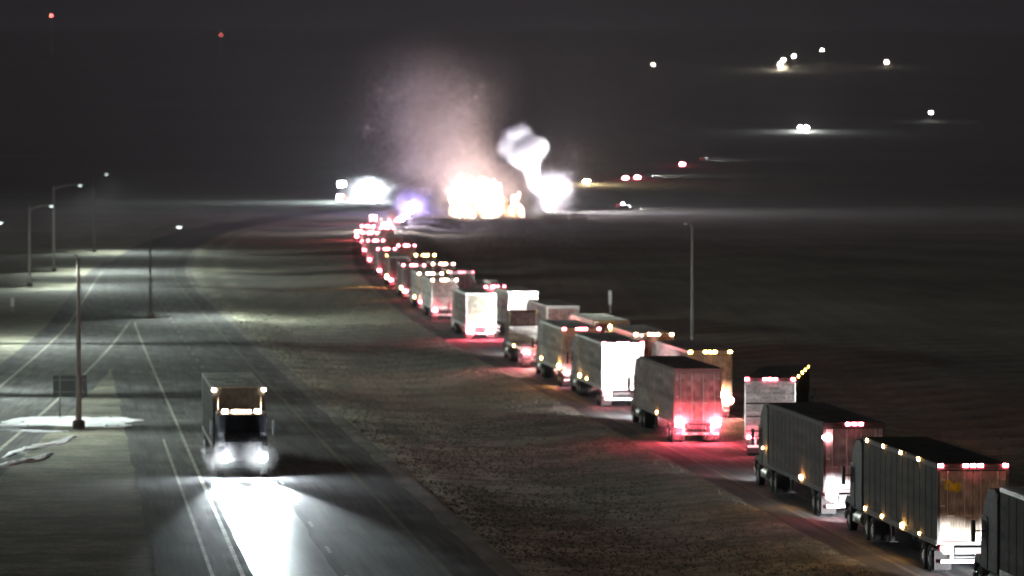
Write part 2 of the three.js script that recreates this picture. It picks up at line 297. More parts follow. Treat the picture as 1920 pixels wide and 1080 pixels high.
function van(t, o) {                                    // box trailer, its rear at the origin, its nose at -z
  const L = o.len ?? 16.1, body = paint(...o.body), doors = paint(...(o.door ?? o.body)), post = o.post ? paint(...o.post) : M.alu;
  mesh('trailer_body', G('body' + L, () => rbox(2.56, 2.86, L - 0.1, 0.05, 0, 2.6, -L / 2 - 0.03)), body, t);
  mesh('roof', G('roof' + L, () => rbox(2.5, 0.05, L - 0.2, 0.02, 0, 4.045, -L / 2 - 0.03)), paint(...(o.roof ?? [0.6, 0.6, 0.6])), t);
  for (const s of [-1, 1]) {
    mesh('top_rail', G('toprail' + L, () => box(0.05, 0.14, L - 0.2, 0, 3.97, -L / 2)), post, t, s * 1.29);
    mesh('bottom_rail', G('botrail' + L, () => box(0.05, 0.2, L - 0.2, 0, 1.2, -L / 2)), post, t, s * 1.29);
    mesh('side_post', G('posts' + L, () => { const l = []; for (let z = -1.2; z > -L + 0.4; z -= 1.22) l.push(box(0.012, 2.5, 0.09, 0, 2.6, z)); return merge(l); }), body, t, s * 1.286).userData.kind = 'stuff';
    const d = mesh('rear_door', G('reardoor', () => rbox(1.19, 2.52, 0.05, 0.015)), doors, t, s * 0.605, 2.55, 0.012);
    for (const q of [-0.32, 0.3]) mesh('lock_rod', G('rod', () => merge([new THREE.CylinderGeometry(0.018, 0.018, 2.5, 8), box(0.06, 0.1, 0.05, 0, 1.0, 0), box(0.06, 0.1, 0.05, 0, -1.0, 0), box(0.3, 0.04, 0.03, 0.1, -0.35, 0.02)])), M.steel, d, q, 0, 0.05);
    for (const y of [-0.95, 0, 0.95]) mesh('hinge', G('hinge', () => box(0.16, 0.07, 0.03)), M.steel, d, s * 0.5, y, 0.035);
  }
  mesh('door_frame', G('doorframe', () => merge([box(0.1, 2.9, 0.1, -1.25, 2.6, 0), box(0.1, 2.9, 0.1, 1.25, 2.6, 0), box(2.4, 0.2, 0.1, 0, 3.94, 0), box(2.4, 0.14, 0.1, 0, 1.2, 0)])), post, t);
  mesh('bumper', G('guard', () => merge([box(2.3, 0.12, 0.1, 0, 0.55, -0.02), box(0.1, 0.6, 0.08, -0.75, 0.86, -0.06), box(0.1, 0.6, 0.08, 0.75, 0.86, -0.06)])), M.steel, t);
  for (let i = 0; i < 8; i++) mesh('reflective_tape', G('tape', () => box(0.27, 0.06, 0.008)), i % 2 ? M.tapeWhite : M.tapeRed, t, -0.98 + i * 0.28, 0.55, 0.036);
  trailerRun(t); rearLights(t, o);
  if (o.top) topLights(t, o.top, o.inner ? 0.5 : 1.18, 4.0, o.topTint ?? RED);
  for (const [y, z, k, s] of o.side ?? []) marker(t, AMBER, k, -1.33, y, z, s ?? 1, true);
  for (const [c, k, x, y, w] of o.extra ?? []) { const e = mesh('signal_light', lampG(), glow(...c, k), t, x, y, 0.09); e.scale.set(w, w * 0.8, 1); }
  tractor(t, -L - 0.85, o);
}
function flatbed(t, o) {
  mesh('deck', G('deck', () => merge([rbox(2.55, 0.16, 13.4, 0.03, 0, 1.42, -6.7), box(0.14, 0.4, 13.0, -0.5, 1.15, -6.7), box(0.14, 0.4, 13.0, 0.5, 1.15, -6.7)])), M.wood, t);
  for (const s of [-1, 1]) mesh('side_rail', G('deckrail', () => box(0.06, 0.2, 13.4, 0, 1.42, -6.7)), M.steel, t, s * 1.31);
  mesh('headboard', G('headboard', () => rbox(2.4, 1.2, 0.08, 0.03)), M.alu, t, 0, 2.1, -13.3);
  mesh('bumper', G('flatguard', () => merge([box(2.4, 0.24, 0.1, 0, 1.2, 0), box(2.2, 0.12, 0.1, 0, 0.55, -0.02), box(0.1, 0.6, 0.08, -0.7, 0.85, -0.06), box(0.1, 0.6, 0.08, 0.7, 0.85, -0.06)])), M.frame, t);
  trailerRun(t); rearLights(t, o, 1.2); tractor(t, -14.2, o);
  marker(t, AMBER, 40, -1.36, 1.42, -6.7, 1, true);
  const e = mesh('work_light', lampG(), glow(1, 0.5, 0.4, 900), t, 0.55, 1.25, 0.1); e.scale.set(5.5, 3.4, 1);
}
function tanker(t, o) {
  const prof = [[0, 0], [0.55, 0.02], [0.9, 0.12], [1.05, 0.3], [1.08, 0.6], [1.08, 11.9], [1.05, 12.2], [0.9, 12.38], [0.55, 12.48], [0, 12.5]].map(([r, y]) => new THREE.Vector2(r, y));
  mesh('tank', G('tankbody', () => new THREE.LatheGeometry(prof, 30).rotateX(-Math.PI / 2).scale(1.14, 1.1, 1)), paint(...o.body), t, 0, 2.5, -0.2);
  mesh('walkway', G('walkway', () => merge([box(0.6, 0.06, 9, 0, 3.72, -6.4), box(0.03, 0.25, 9, -0.3, 3.85, -6.4), box(0.03, 0.25, 9, 0.3, 3.85, -6.4)])), M.alu, t);
  for (const z of [-3, -6.4, -9.8]) mesh('hatch', G('hatch', () => new THREE.CylinderGeometry(0.3, 0.32, 0.2, 16)), M.steel, t, 0, 3.82, z);
  mesh('ladder', G('tankladder', () => { const l = [box(0.04, 2.6, 0.04, -0.2, 0, 0), box(0.04, 2.6, 0.04, 0.2, 0, 0)]; for (let i = 0; i < 8; i++) l.push(box(0.4, 0.03, 0.03, 0, -1.15 + i * 0.33, 0)); return merge(l); }), M.alu, t, 0.5, 2.5, -0.02);
  mesh('bumper', G('tankguard', () => merge([box(2.4, 0.2, 0.12, 0, 0.8, 0), box(0.9, 0.3, 12, 0, 1.2, -6.2)])), M.alu, t);
  trailerRun(t); rearLights(t, o, 1.05); topLights(t, o.top, 0.9, 3.5); tractor(t, -13.4, o);
}
function slatBox(t, o) {                                // silver trailer with four wide rear panels
  mesh('trailer_body', G('slatbody', () => rbox(2.54, 2.8, 14.4, 0.05, 0, 2.6, -7.3)), paint(0.1, 0.1, 0.11, 0.6), t);
  mesh('roof', G('slatroof', () => rbox(2.48, 0.05, 14.2, 0.02, 0, 4.02, -7.3)), paint(0.14, 0.14, 0.14), t);
  for (const [y, h] of [[3.35, 1.1], [2.42, 0.58], [1.72, 0.66], [1.12, 0.34]]) mesh('rear_panel', G('rearpanel' + h, () => rbox(2.46, h, 0.07, 0.02)), paint(0.5, 0.5, 0.51, 0.42, 0.2), t, 0, y, 0);
  for (const s of [-1, 1]) mesh('corner_post', G('cpost', () => box(0.07, 3.0, 0.1, 0, 2.5, 0)), M.alu, t, s * 1.275);
  mesh('handle', G('slathandle', () => merge([box(0.05, 0.5, 0.06), box(0.22, 0.5, 0.03)])), paint(0.8, 0.8, 0.8, 0.4), t, 0.05, 1.62, 0.06);
  mesh('data_plate', G('plate', () => rbox(0.36, 0.75, 0.02, 0.008)), paint(0.85, 0.85, 0.85, 0.4), t, 0.95, 3.3, 0.05);
  mesh('bumper', G('guard', () => 0), M.steel, t);
  trailerRun(t); rearLights(t, o); topLights(t, 32); for (const [z, k] of [[-3, 30], [-7, 24], [-10.5, 12], [-14, 7]]) marker(t, [1, 0.6, 0.1], k, 1.3, 4.02, z, 1, true);
  tractor(t, -15.2, o);
}
const southbound = (make, lane, Z, label, o = {}) => {
  const X = southX(Z) + (lane === 'R' ? 3.68 : 0) + (o.dx ?? 0), t = thing('semi_truck', label, 'truck', X, hill(Z), -Z, -Math.atan(slope(southX, Z + 8)) + (o.turn ?? 0), 'trucks queued on the highway');
  make(t, { cab: [0.3, 0.3, 0.3, 0.4], ...o }); return t;
};
const FAR = [0.3, 0.22, 0.24, 0.55], WHITE = [0.75, 0.75, 0.73, 0.5], DARK = [0.1, 0.095, 0.095, 0.55], BROWN = [0.5, 0.4, 0.38, 0.55], GREY = [0.62, 0.6, 0.6, 0.55], PALE = [0.7, 0.66, 0.62, 0.55], CAB = [0.45, 0.44, 0.44, 0.4];
// left lane, nearest first
southbound(van, 'L', 129.6, 'dark truck cab at the very edge of the photo, behind the nearest trailer', { body: DARK, cab: [0.07, 0.07, 0.075, 0.4], head: 1300, cone: 0.27, aim: 0.6, aimAt: 5.6, roofLamp: 50 });
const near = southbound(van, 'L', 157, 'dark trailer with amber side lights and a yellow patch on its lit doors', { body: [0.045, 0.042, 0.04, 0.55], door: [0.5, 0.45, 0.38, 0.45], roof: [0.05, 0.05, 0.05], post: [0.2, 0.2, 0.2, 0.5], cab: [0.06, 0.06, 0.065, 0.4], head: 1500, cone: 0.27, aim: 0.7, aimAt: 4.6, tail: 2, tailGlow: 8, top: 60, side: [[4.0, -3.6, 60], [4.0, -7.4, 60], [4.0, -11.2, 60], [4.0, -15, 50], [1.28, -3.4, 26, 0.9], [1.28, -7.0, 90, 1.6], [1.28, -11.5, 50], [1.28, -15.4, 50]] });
{ // faded yellow print on the left door
  const s = new THREE.Shape([[-0.3, -0.16], [0.16, -0.28], [0.3, -0.1], [0.26, 0.12], [0.02, 0.04], [-0.2, 0.26], [-0.34, 0.14]].map(([x, y]) => new THREE.Vector2(x, y)));
  mesh('decal', new THREE.ExtrudeGeometry(s, { depth: 0.004, bevelEnabled: false }), paint(0.9, 0.68, 0.05, 0.6), near, -0.72, 3.3, 0.042);
}
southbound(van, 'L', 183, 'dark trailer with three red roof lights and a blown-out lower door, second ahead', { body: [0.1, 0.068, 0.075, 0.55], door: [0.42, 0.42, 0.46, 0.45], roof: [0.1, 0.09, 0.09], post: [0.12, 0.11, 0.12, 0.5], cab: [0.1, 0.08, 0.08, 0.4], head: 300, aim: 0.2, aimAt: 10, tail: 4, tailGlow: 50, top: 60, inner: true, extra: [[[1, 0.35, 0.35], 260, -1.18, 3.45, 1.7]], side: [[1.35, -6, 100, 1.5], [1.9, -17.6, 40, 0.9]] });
southbound(van, 'L', 234, 'brown-grey trailer with two glaring brake lights, red light on the road behind it', { body: [0.6, 0.48, 0.46, 0.55], door: [0.55, 0.44, 0.42, 0.55], roof: [0.2, 0.16, 0.16], post: [0.42, 0.33, 0.32, 0.5], cab: [0.45, 0.34, 0.33, 0.4], head: 2000, cone: 0.5, aim: 1.1, tail: 75, tailGlow: 420, side: [[1.3, -7.5, 50]] });
southbound(van, 'L', 270, 'trailer with fully white glaring doors just ahead of the brown-grey trailer', { body: PALE, door: [0.72, 0.7, 0.72, 0.5], cab: CAB, head: 120, cone: 0.4, aim: 0.2, aimAt: 4, tail: 6, tailGlow: 90, top: 60, side: [[1.4, -13.5, 80, 1.6], [1.4, -9, 40]] });
southbound(van, 'L', 295, 'grey trailer mostly hidden by the white-doored one, amber lights along its side', { body: PALE, door: PALE, cab: CAB, head: 120, aim: 0, tail: 5, tailGlow: 60, top: 60, side: [[1.4, -15, 40, 1.2], [1.4, -2, 160, 2]] });
southbound(flatbed, 'L', 325, 'empty flatbed truck with a tall dark cab back and one glaring tail light', { cab: [0.28, 0.17, 0.17, 0.5], head: 2000, cone: 0.3, aim: 0.8, aimAt: 16, tail: 60, tailGlow: 500 });
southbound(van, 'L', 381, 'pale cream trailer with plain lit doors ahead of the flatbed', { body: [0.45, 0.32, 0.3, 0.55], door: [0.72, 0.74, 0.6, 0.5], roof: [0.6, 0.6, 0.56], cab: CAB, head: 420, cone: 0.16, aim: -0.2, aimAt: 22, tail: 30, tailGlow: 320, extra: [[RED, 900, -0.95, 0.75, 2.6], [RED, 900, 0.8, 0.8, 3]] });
southbound(van, 'L', 431, 'white trailer with the lower half of its doors glaring, next beyond the cream one', { body: GREY, door: WHITE, cab: CAB, head: 60, cone: 0.4, aim: 0.1, tail: 18, tailGlow: 160, top: 60, topTint: [1, 0.42, 0.3] });
southbound(van, 'L', 458, 'narrow slice of white door between two trailers, fourth beyond the flatbed', { body: GREY, door: PALE, cab: CAB, head: 120, cone: 0.16, aim: -0.1, aimAt: 16, tail: 6, tailGlow: 140, top: 60, topTint: [1, 0.42, 0.3], side: [[1.35, -8, 60, 1.4]] });
southbound(van, 'L', 500, 'dim violet-brown trailer with a row of pink roof lights above the amber glare', { body: FAR, door: FAR, cab: CAB, head: 120, cone: 0.16, aim: -0.1, aimAt: 20, tail: 6, tailGlow: 120, top: 60, side: [[1.35, -3, 90, 2]] });
southbound(van, 'L', 552, 'dark trailer with a bright amber flare low on its side, beyond the pink-lit roof row', { body: FAR, door: FAR, cab: CAB, head: 120, cone: 0.16, aim: -0.1, aimAt: 20, tail: 14, tailGlow: 90, side: [[1.3, -6, 230, 3], [4, -6, 26], [4, -9, 26]] });
southbound(van, 'L', 607, 'trailer with five pink roof lights, wide dark doors, ahead of the amber flare', { body: FAR, door: FAR, cab: CAB, head: 160, cone: 0.16, aim: -0.1, aimAt: 20, tail: 14, tailGlow: 90, top: 70 });
southbound(van, 'L', 683, 'small dark trailer with one short pink light bar, beside the white patch', { body: FAR, door: FAR, cab: CAB, head: 200, cone: 0.16, aim: -0.1, aimAt: 20, tail: 20, tailGlow: 90, top: 70 });
southbound(van, 'L', 770, 'distant trailer with a pale band across its top, left lane', { body: BROWN, door: GREY, cab: CAB, head: 300, cone: 0.2, aim: 0.2, aimAt: 30, tail: 20, tailGlow: 120, top: 120 });
southbound(van, 'L', 870, 'far trailer behind the glaring brake lights at the left edge of the queue', { body: GREY, door: BROWN, cab: CAB, head: 300, tail: 30, tailGlow: 220, top: 120 });
southbound(van, 'L', 1254, 'pale lilac trailer near the police lights, last one of the left lane', { body: [0.5, 0.45, 0.55, 0.5], door: [0.65, 0.6, 0.7, 0.5], cab: CAB, tail: 30, tailGlow: 200 });
// right lane
southbound(slatBox, 'R', 223, 'silver-backed truck with four stacked rear panels, turned towards the shoulder', { cab: [0.1, 0.1, 0.1, 0.4], dx: -1.4, turn: -0.2, head: 300, cone: 0.3, aim: 0.1, aimAt: 10, tail: 7, tailGlow: 90 });
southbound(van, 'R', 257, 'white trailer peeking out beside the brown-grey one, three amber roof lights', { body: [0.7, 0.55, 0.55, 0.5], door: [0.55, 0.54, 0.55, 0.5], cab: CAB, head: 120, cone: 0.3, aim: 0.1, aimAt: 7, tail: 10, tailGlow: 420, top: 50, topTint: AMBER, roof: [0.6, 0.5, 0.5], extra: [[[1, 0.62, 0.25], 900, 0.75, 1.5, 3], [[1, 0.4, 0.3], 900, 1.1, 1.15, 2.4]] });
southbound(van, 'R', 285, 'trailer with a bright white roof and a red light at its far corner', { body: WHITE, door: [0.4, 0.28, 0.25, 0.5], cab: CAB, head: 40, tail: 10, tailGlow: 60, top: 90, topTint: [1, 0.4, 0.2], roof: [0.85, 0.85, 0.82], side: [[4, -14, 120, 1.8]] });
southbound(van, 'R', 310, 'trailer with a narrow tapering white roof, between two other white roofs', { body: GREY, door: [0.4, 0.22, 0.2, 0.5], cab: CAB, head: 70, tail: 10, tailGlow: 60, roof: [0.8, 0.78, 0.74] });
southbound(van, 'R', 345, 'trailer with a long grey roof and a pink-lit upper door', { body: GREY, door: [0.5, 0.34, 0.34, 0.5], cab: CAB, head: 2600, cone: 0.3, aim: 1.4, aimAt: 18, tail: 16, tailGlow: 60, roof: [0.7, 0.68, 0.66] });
southbound(van, 'R', 387, 'trailer with glaring white doors ahead of the grey roof, behind the dark cab back', { body: WHITE, door: [0.75, 0.75, 0.68, 0.5], cab: CAB, head: 100, tail: 10, tailGlow: 60, dx: 0.5, roof: [0.8, 0.78, 0.76] });
southbound(tanker, 'R', 424, 'round-backed tanker with a pink glint and one pink light bar', { body: [0.75, 0.6, 0.63, 0.45], cab: CAB, head: 100, tail: 10, tailGlow: 70, top: 70, dx: 0.8 });
southbound(van, 'R', 465, 'dark trailer with lone amber corner lights, right lane beyond the tanker', { body: FAR, door: FAR, cab: CAB, head: 60, tail: 10, tailGlow: 70, top: 10, side: [[4, -2, 60]] });
southbound(van, 'R', 507, 'trailer with a short pale pink light bar, right lane, second beyond the tanker', { body: FAR, door: FAR, cab: CAB, head: 60, tail: 10, tailGlow: 70, top: 70, topTint: [1, 0.4, 0.3] });
southbound(van, 'R', 561, 'trailer with yellow roof lights, right lane, third beyond the tanker', { body: FAR, door: FAR, cab: CAB, head: 60, tail: 10, tailGlow: 70, top: 70, topTint: AMBER });
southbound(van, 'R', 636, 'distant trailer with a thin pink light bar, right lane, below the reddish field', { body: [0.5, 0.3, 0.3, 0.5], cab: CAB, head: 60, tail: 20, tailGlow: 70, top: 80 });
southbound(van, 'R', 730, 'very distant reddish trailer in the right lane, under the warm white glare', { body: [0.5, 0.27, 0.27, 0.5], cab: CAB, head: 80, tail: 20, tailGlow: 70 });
southbound(van, 'R', 840, 'farthest trailer of the right lane, next to the warm white glare', { body: GREY, door: WHITE, cab: CAB, head: 1500, tail: 30, tailGlow: 120, top: 80 });
// the one that comes towards us
{
  const Z = 208, X = northX(Z) + 2.05, a = Math.PI - Math.atan(slope(northX, Z));
  const L = 16.1, back = L + 0.85 + 4.2, dir = [-Math.sin(a), -Math.cos(a)];
  const t = thing('semi_truck', 'oncoming truck with two blinding headlights and five cab roof lights', 'truck', X - dir[0] * back, 0, -Z - dir[1] * back, a);
  van(t, { cab: [0.06, 0.06, 0.07, 0.4], day: true, body: [0.1, 0.1, 0.11, 0.5], roof: [0.5, 0.5, 0.5], head: 17000, headGlow: 3500, headTint: [0.84, 0.97, 1], cone: 0.15, aim: -0.1, aimAt: 13, tail: 0, tailGlow: 10 });
  for (const s of [-1, 1]) marker(t, [1, 0.75, 0.5], 40, s * 1.22, 3.95, -L - 0.04, 1);
}

// ---------------------------------------------------------------- lamp posts, signs
function lampPost(label, x, Z, h, arm, I, o = {}) {
  const t = thing('street_lamp', label, 'street lamp', x, o.y ?? 0, -Z, 0, 'street lamps along the road');
  mesh('pole', new THREE.CylinderGeometry(0.09, 0.17, h, 14).translate(0, h / 2, 0), o.dark ? M.weathered : M.galv, t);
  mesh('base', G('lampbase', () => merge([new THREE.CylinderGeometry(0.34, 0.38, 0.5, 16).translate(0, 0.2, 0), box(0.46, 0.05, 0.46, 0, 0.47, 0)])), M.gravel, t);
  if (!arm) { mesh('cap', G('cap', () => new THREE.SphereGeometry(0.1, 12, 8)), M.galv, t, 0, h, 0); return t; }
  const c = new THREE.CatmullRomCurve3([[0, h - 0.5, 0], [arm * 0.3, h - 0.05, 0], [arm * 0.7, h + 0.16, 0], [arm, h + 0.2, 0]].map((p) => new THREE.Vector3(...p)));
  mesh('arm', new THREE.TubeGeometry(c, 14, 0.05, 8), o.dark ? M.weathered : M.galv, t);
  const tiny = Math.abs(arm) < 1 ? 0.3 : 1;
  const head = mesh('lamp_head', G('lamphead', () => rbox(0.85, 0.16, 0.36, 0.06)), M.galv, t, arm + Math.sign(arm) * 0.3, h + 0.2, 0);
  const l = mesh('lamp_lens', o.drop ? G('drop', () => new THREE.SphereGeometry(0.2, 16, 10, 0, 6.3, Math.PI / 2, Math.PI / 2).scale(1.3, 0.8, 0.8)) : G('lens', () => box(0.6, 0.03, 0.26)), glow(0.85, 1, 0.95, o.lens ?? 60), head, 0, o.drop ? -0.08 : -0.09, 0);
head.scale.setScalar(tiny === 1 ? 1 : 0.35);
  for (const w of [-1, 1]) spotAt(t, [0.87, 1, 0.9], I, arm + Math.sign(arm) * (0.3 + w * 0.15), h - 0.12, 0, arm + Math.sign(arm) * 0.3 + (o.tx ?? 1.5), 0, w * (o.throw ?? 13), o.cone ?? 0.92, 1, 0.15);
  return t;
}
lampPost('near slim lamp post rising out of the snow patch beside the ramp', -24.6, 248, 9.7, -0.15, 900, { tx: -1, throw: 17, cone: 1.1, lens: 1 });
lampPost('lamp post beyond the frame edge that lights the near end of the ramp', -40.2, 285, 10, 2.4, 2300, { cone: 0.8, tx: 7, drop: true, lens: 2.6 });
lampPost('lamp post half outside the photo with only its hazy light at the frame edge', -46.3, 372, 10.2, 2.4, 3000, { tx: 6, drop: true, lens: 2.6 });
lampPost('lamp post at the outer ramp edge, its lamp just touching the next pole', -61.8, 560, 10.2, 2.5, 4200, { tx: 8, drop: true, lens: 2.6 });
lampPost('tallest-looking lamp post at the far ramp, its lamp reaching out to one side', -67.6, 645, 12.6, 3.6, 6200, { tx: 8, drop: true, lens: 2.6 });
lampPost('farthest lamp post, only its highest hazy light showing', -76.5, 800, 14.2, 2.0, 4500, { dark: true, tx: 6, drop: true, lens: 2.6 });
lampPost('lamp post in the gore between ramp and highway with a bright hazy lamp', -36.4, 440, 9.0, 2.6, 1900, { dark: true, drop: true, lens: 4, tx: 10, cone: 1.2, throw: 14 });
lampPost('lamp post beyond the frame edge beside the two snow streaks', -42, 226, 10, 2.4, 900, { tx: 13, cone: 0.5, throw: 5, drop: true, lens: 2.6 });
lampPost('lone lamp post standing in the dark field beyond the trucks', 13.3, 322, 10.6, -0.2, 260, { tx: -7, cone: 0.9, throw: 8, lens: 1 });
{
  const t = thing('exit_sign', 'dark back of a small road sign behind the near lamp post', 'road sign', -26.1, 0, -258, 0.1);
  mesh('panel', rbox(2.0, 1.25, 0.03, 0.012, 0, 1.95, 0.02), std({ color: col(0.008), roughness: 1 }), t);
  for (const s of [-1, 1]) { mesh('post', G('signpost', () => box(0.08, 2.6, 0.06, 0, 1.3, 0)), M.frame, t, s * 0.6, 0, 0.07); }
  for (const y of [1.6, 2.3]) mesh('stringer', G('stringer', () => box(1.9, 0.05, 0.03)), M.frame, t, 0, y, 0.05);
  const b = thing('roadside_marker', 'short pale post in the dark beyond the trailer roofs', 'marker post', 10.5, -0.5, -468);
  mesh('post', box(0.1, 2.4, 0.08, 0, 1.2, 0), M.galv, b); mesh('plate', rbox(0.34, 1.5, 0.03, 0.012, 0, 1.7, 0.06), M.tapeWhite, b);
  const c = thing('roadside_marker', 'small pale roadside plate at the far edge of the ramp', 'marker post', -52, 0, -455);
  mesh('post', box(0.08, 1.5, 0.06, 0, 0.75, 0), M.galv, c); mesh('plate', rbox(0.36, 0.9, 0.03, 0.012, 0, 1.1, 0.05), M.tapeWhite, c);
}

// ---------------------------------------------------------------- cars and emergency vehicles in the distance
const CAR = [[-2.35, 0.35], [-2.4, 0.75], [-2.3, 1.0], [-1.7, 1.08], [-1.15, 1.55], [0.35, 1.58], [1.05, 1.08], [2.1, 0.92], [2.4, 0.7], [2.38, 0.35]];
function car(label, x, Z, turn, o = {}) {
  const t = thing(o.name ?? 'car', label, o.kind ?? 'car', x, hill(Z), -Z, turn);
  mesh('body', G('carbody', () => extrudeSide(CAR, 1.86, 0.08)), paint(...(o.paint ?? [0.05, 0.05, 0.06, 0.3])), t);
  mesh('windshield', G('carws', () => box(1.55, 0.62, 0.02).rotateX(0.95)), M.glass, t, 0, 1.34, -0.72);
  mesh('rear_window', G('carrw', () => box(1.5, 0.6, 0.02).rotateX(-0.88)), M.glass, t, 0, 1.34, 1.46);
  for (const s of [-1, 1]) {
    mesh('side_window', G('carsw', () => box(0.02, 0.36, 1.5)), M.glass, t, s * 0.935, 1.31, 0.35);
    for (const z of [-1.45, 1.45]) wheel(t, s * 0.83, z, 0.22, 0.34);
    mesh('tail_light', G('cartail', () => rbox(0.34, 0.18, 0.06, 0.025)), glow(...RED, o.tail ?? 20), t, s * 0.7, 0.82, 2.38).scale.setScalar(o.lampScale ?? 1);
    mesh('headlight', G('carhead', () => rbox(0.34, 0.16, 0.06, 0.025)), glow(...COOL, o.head ?? 20), t, s * 0.68, 0.72, -2.38).scale.setScalar(o.lampScale ?? 1);
    if (o.beam) spotAt(t, [1, 0.98, 0.92], o.beam, s * 0.68, 0.72, -2.5, s * 0.68, 0.1, -16, 0.35);
    if (o.tailLight) pointAt(t, RED, o.tailLight, s * 0.7, 0.82, 2.6);
  }
  for (const [i, c] of (o.bar ?? []).entries()) { mesh('beacon_light', G('beacon', () => rbox(0.42, 0.2, 0.26, 0.06)), glow(...c, o.barGlow ?? 160), t, -0.55 + i * (1.1 / Math.max(1, o.bar.length - 1)), 1.72, 0.2).scale.setScalar(o.barScale ?? 1); }
  if (o.bar && o.barLight) pointAt(t, o.barTint ?? o.bar[0], o.barLight, 0, 2.4, 0.2, 0.2);
  return t;
}
const BLUE = [0.3, 0.22, 1], VIOLET = [0.6, 0.5, 1];
car('police car with a blue flashing light bar short of the dark trees', -36.5, 1600, 0.3, { name: 'police_car', bar: [BLUE, [0.7, 0.65, 1], BLUE], barGlow: 4000, barLight: 9000, barTint: [0.42, 0.32, 1], beam: 2500 });
car('police car with white and violet lights behind the pale lilac trailer', -31.8, 1310, -0.7, { name: 'police_car', bar: [VIOLET, [1, 0.95, 1], VIOLET], barGlow: 2600, barLight: 3200, barTint: [0.75, 0.62, 1] });
car('police car with warm white glare at the head of the right lane', -31.2, 1085, -0.5, { name: 'police_car', bar: [[1, 0.8, 0.75], [1, 0.95, 0.9], [1, 0.8, 0.8]], barGlow: 2200, barLight: 4000, barTint: [1, 0.82, 0.8], tail: 60 });
car('car on the median shoulder with glaring red and white brake lights', -33.4, 955, 0.1, { tail: 420, tailLight: 120, bar: [[1, 0.35, 0.3], [1, 0.5, 0.45]], barGlow: 420, barLight: 260, barTint: [1, 0.2, 0.18] });
car('emergency car with red lights on the far median shoulder, above the brake-light glare', -41, 1290, 0.05, { tail: 200, tailLight: 100, bar: [[1, 0.3, 0.3], [1, 0.6, 0.55], [1, 0.3, 0.3]], barGlow: 400, barLight: 700, barTint: [1, 0.25, 0.25] });
car('car with white headlights pointing at pale grass beyond the field', 46.5, 1825, -1.35, { head: 700, beam: 24000, bar: [[1, 1, 1], [1, 1, 1]], barGlow: 260 });
car('highway assistance car with a big amber beacon behind the fire engine', 44.4, 2600, -0.1, { kind: 'assistance car', bar: [[1, 0.78, 0.35], [1, 0.85, 0.5], [1, 0.78, 0.35]], barGlow: 6000, barScale: 3.4, barLight: 9000, barTint: [1, 0.72, 0.35] });
car('distant car with two red tail lights, nearer one of a pair', 71.5, 2750, -0.14, { lampScale: 3, tail: 900, tailLight: 200 });
car('distant car with red tail lights and a pale glow above, farther one of a pair', 79.5, 2765, -0.14, { lampScale: 3, tail: 900, tailLight: 200, bar: [[1, 0.9, 1]], barGlow: 300 });
car('far car with a single white light and a pale streak of lit ground', 88.5, 2840, -1.5, { head: 500, beam: 16000 });
car('far car with joined red tail lights on the rising road', 121, 3100, -0.16, { lampScale: 3, tail: 1100, tailLight: 250 });
car('farthest car with a small white light past the red tail lights', 141, 3220, -1.4, { head: 500, beam: 9000 });
car('police car with violet-white flashes, nearer the fire than the blue one', -33.8, 1465, -0.4, { name: 'police_car', bar: [VIOLET, [0.9, 0.86, 1], VIOLET], barGlow: 2600, barLight: 3200, barTint: [0.7, 0.6, 1] });
car('police car with pinkish white flashes, between the warm glare and the violet one', -30.4, 1195, -0.5, { name: 'police_car', bar: [[1, 0.8, 0.9], [1, 0.92, 1], [0.9, 0.8, 1]], barGlow: 2200, barLight: 3500, barTint: [0.95, 0.8, 1] });
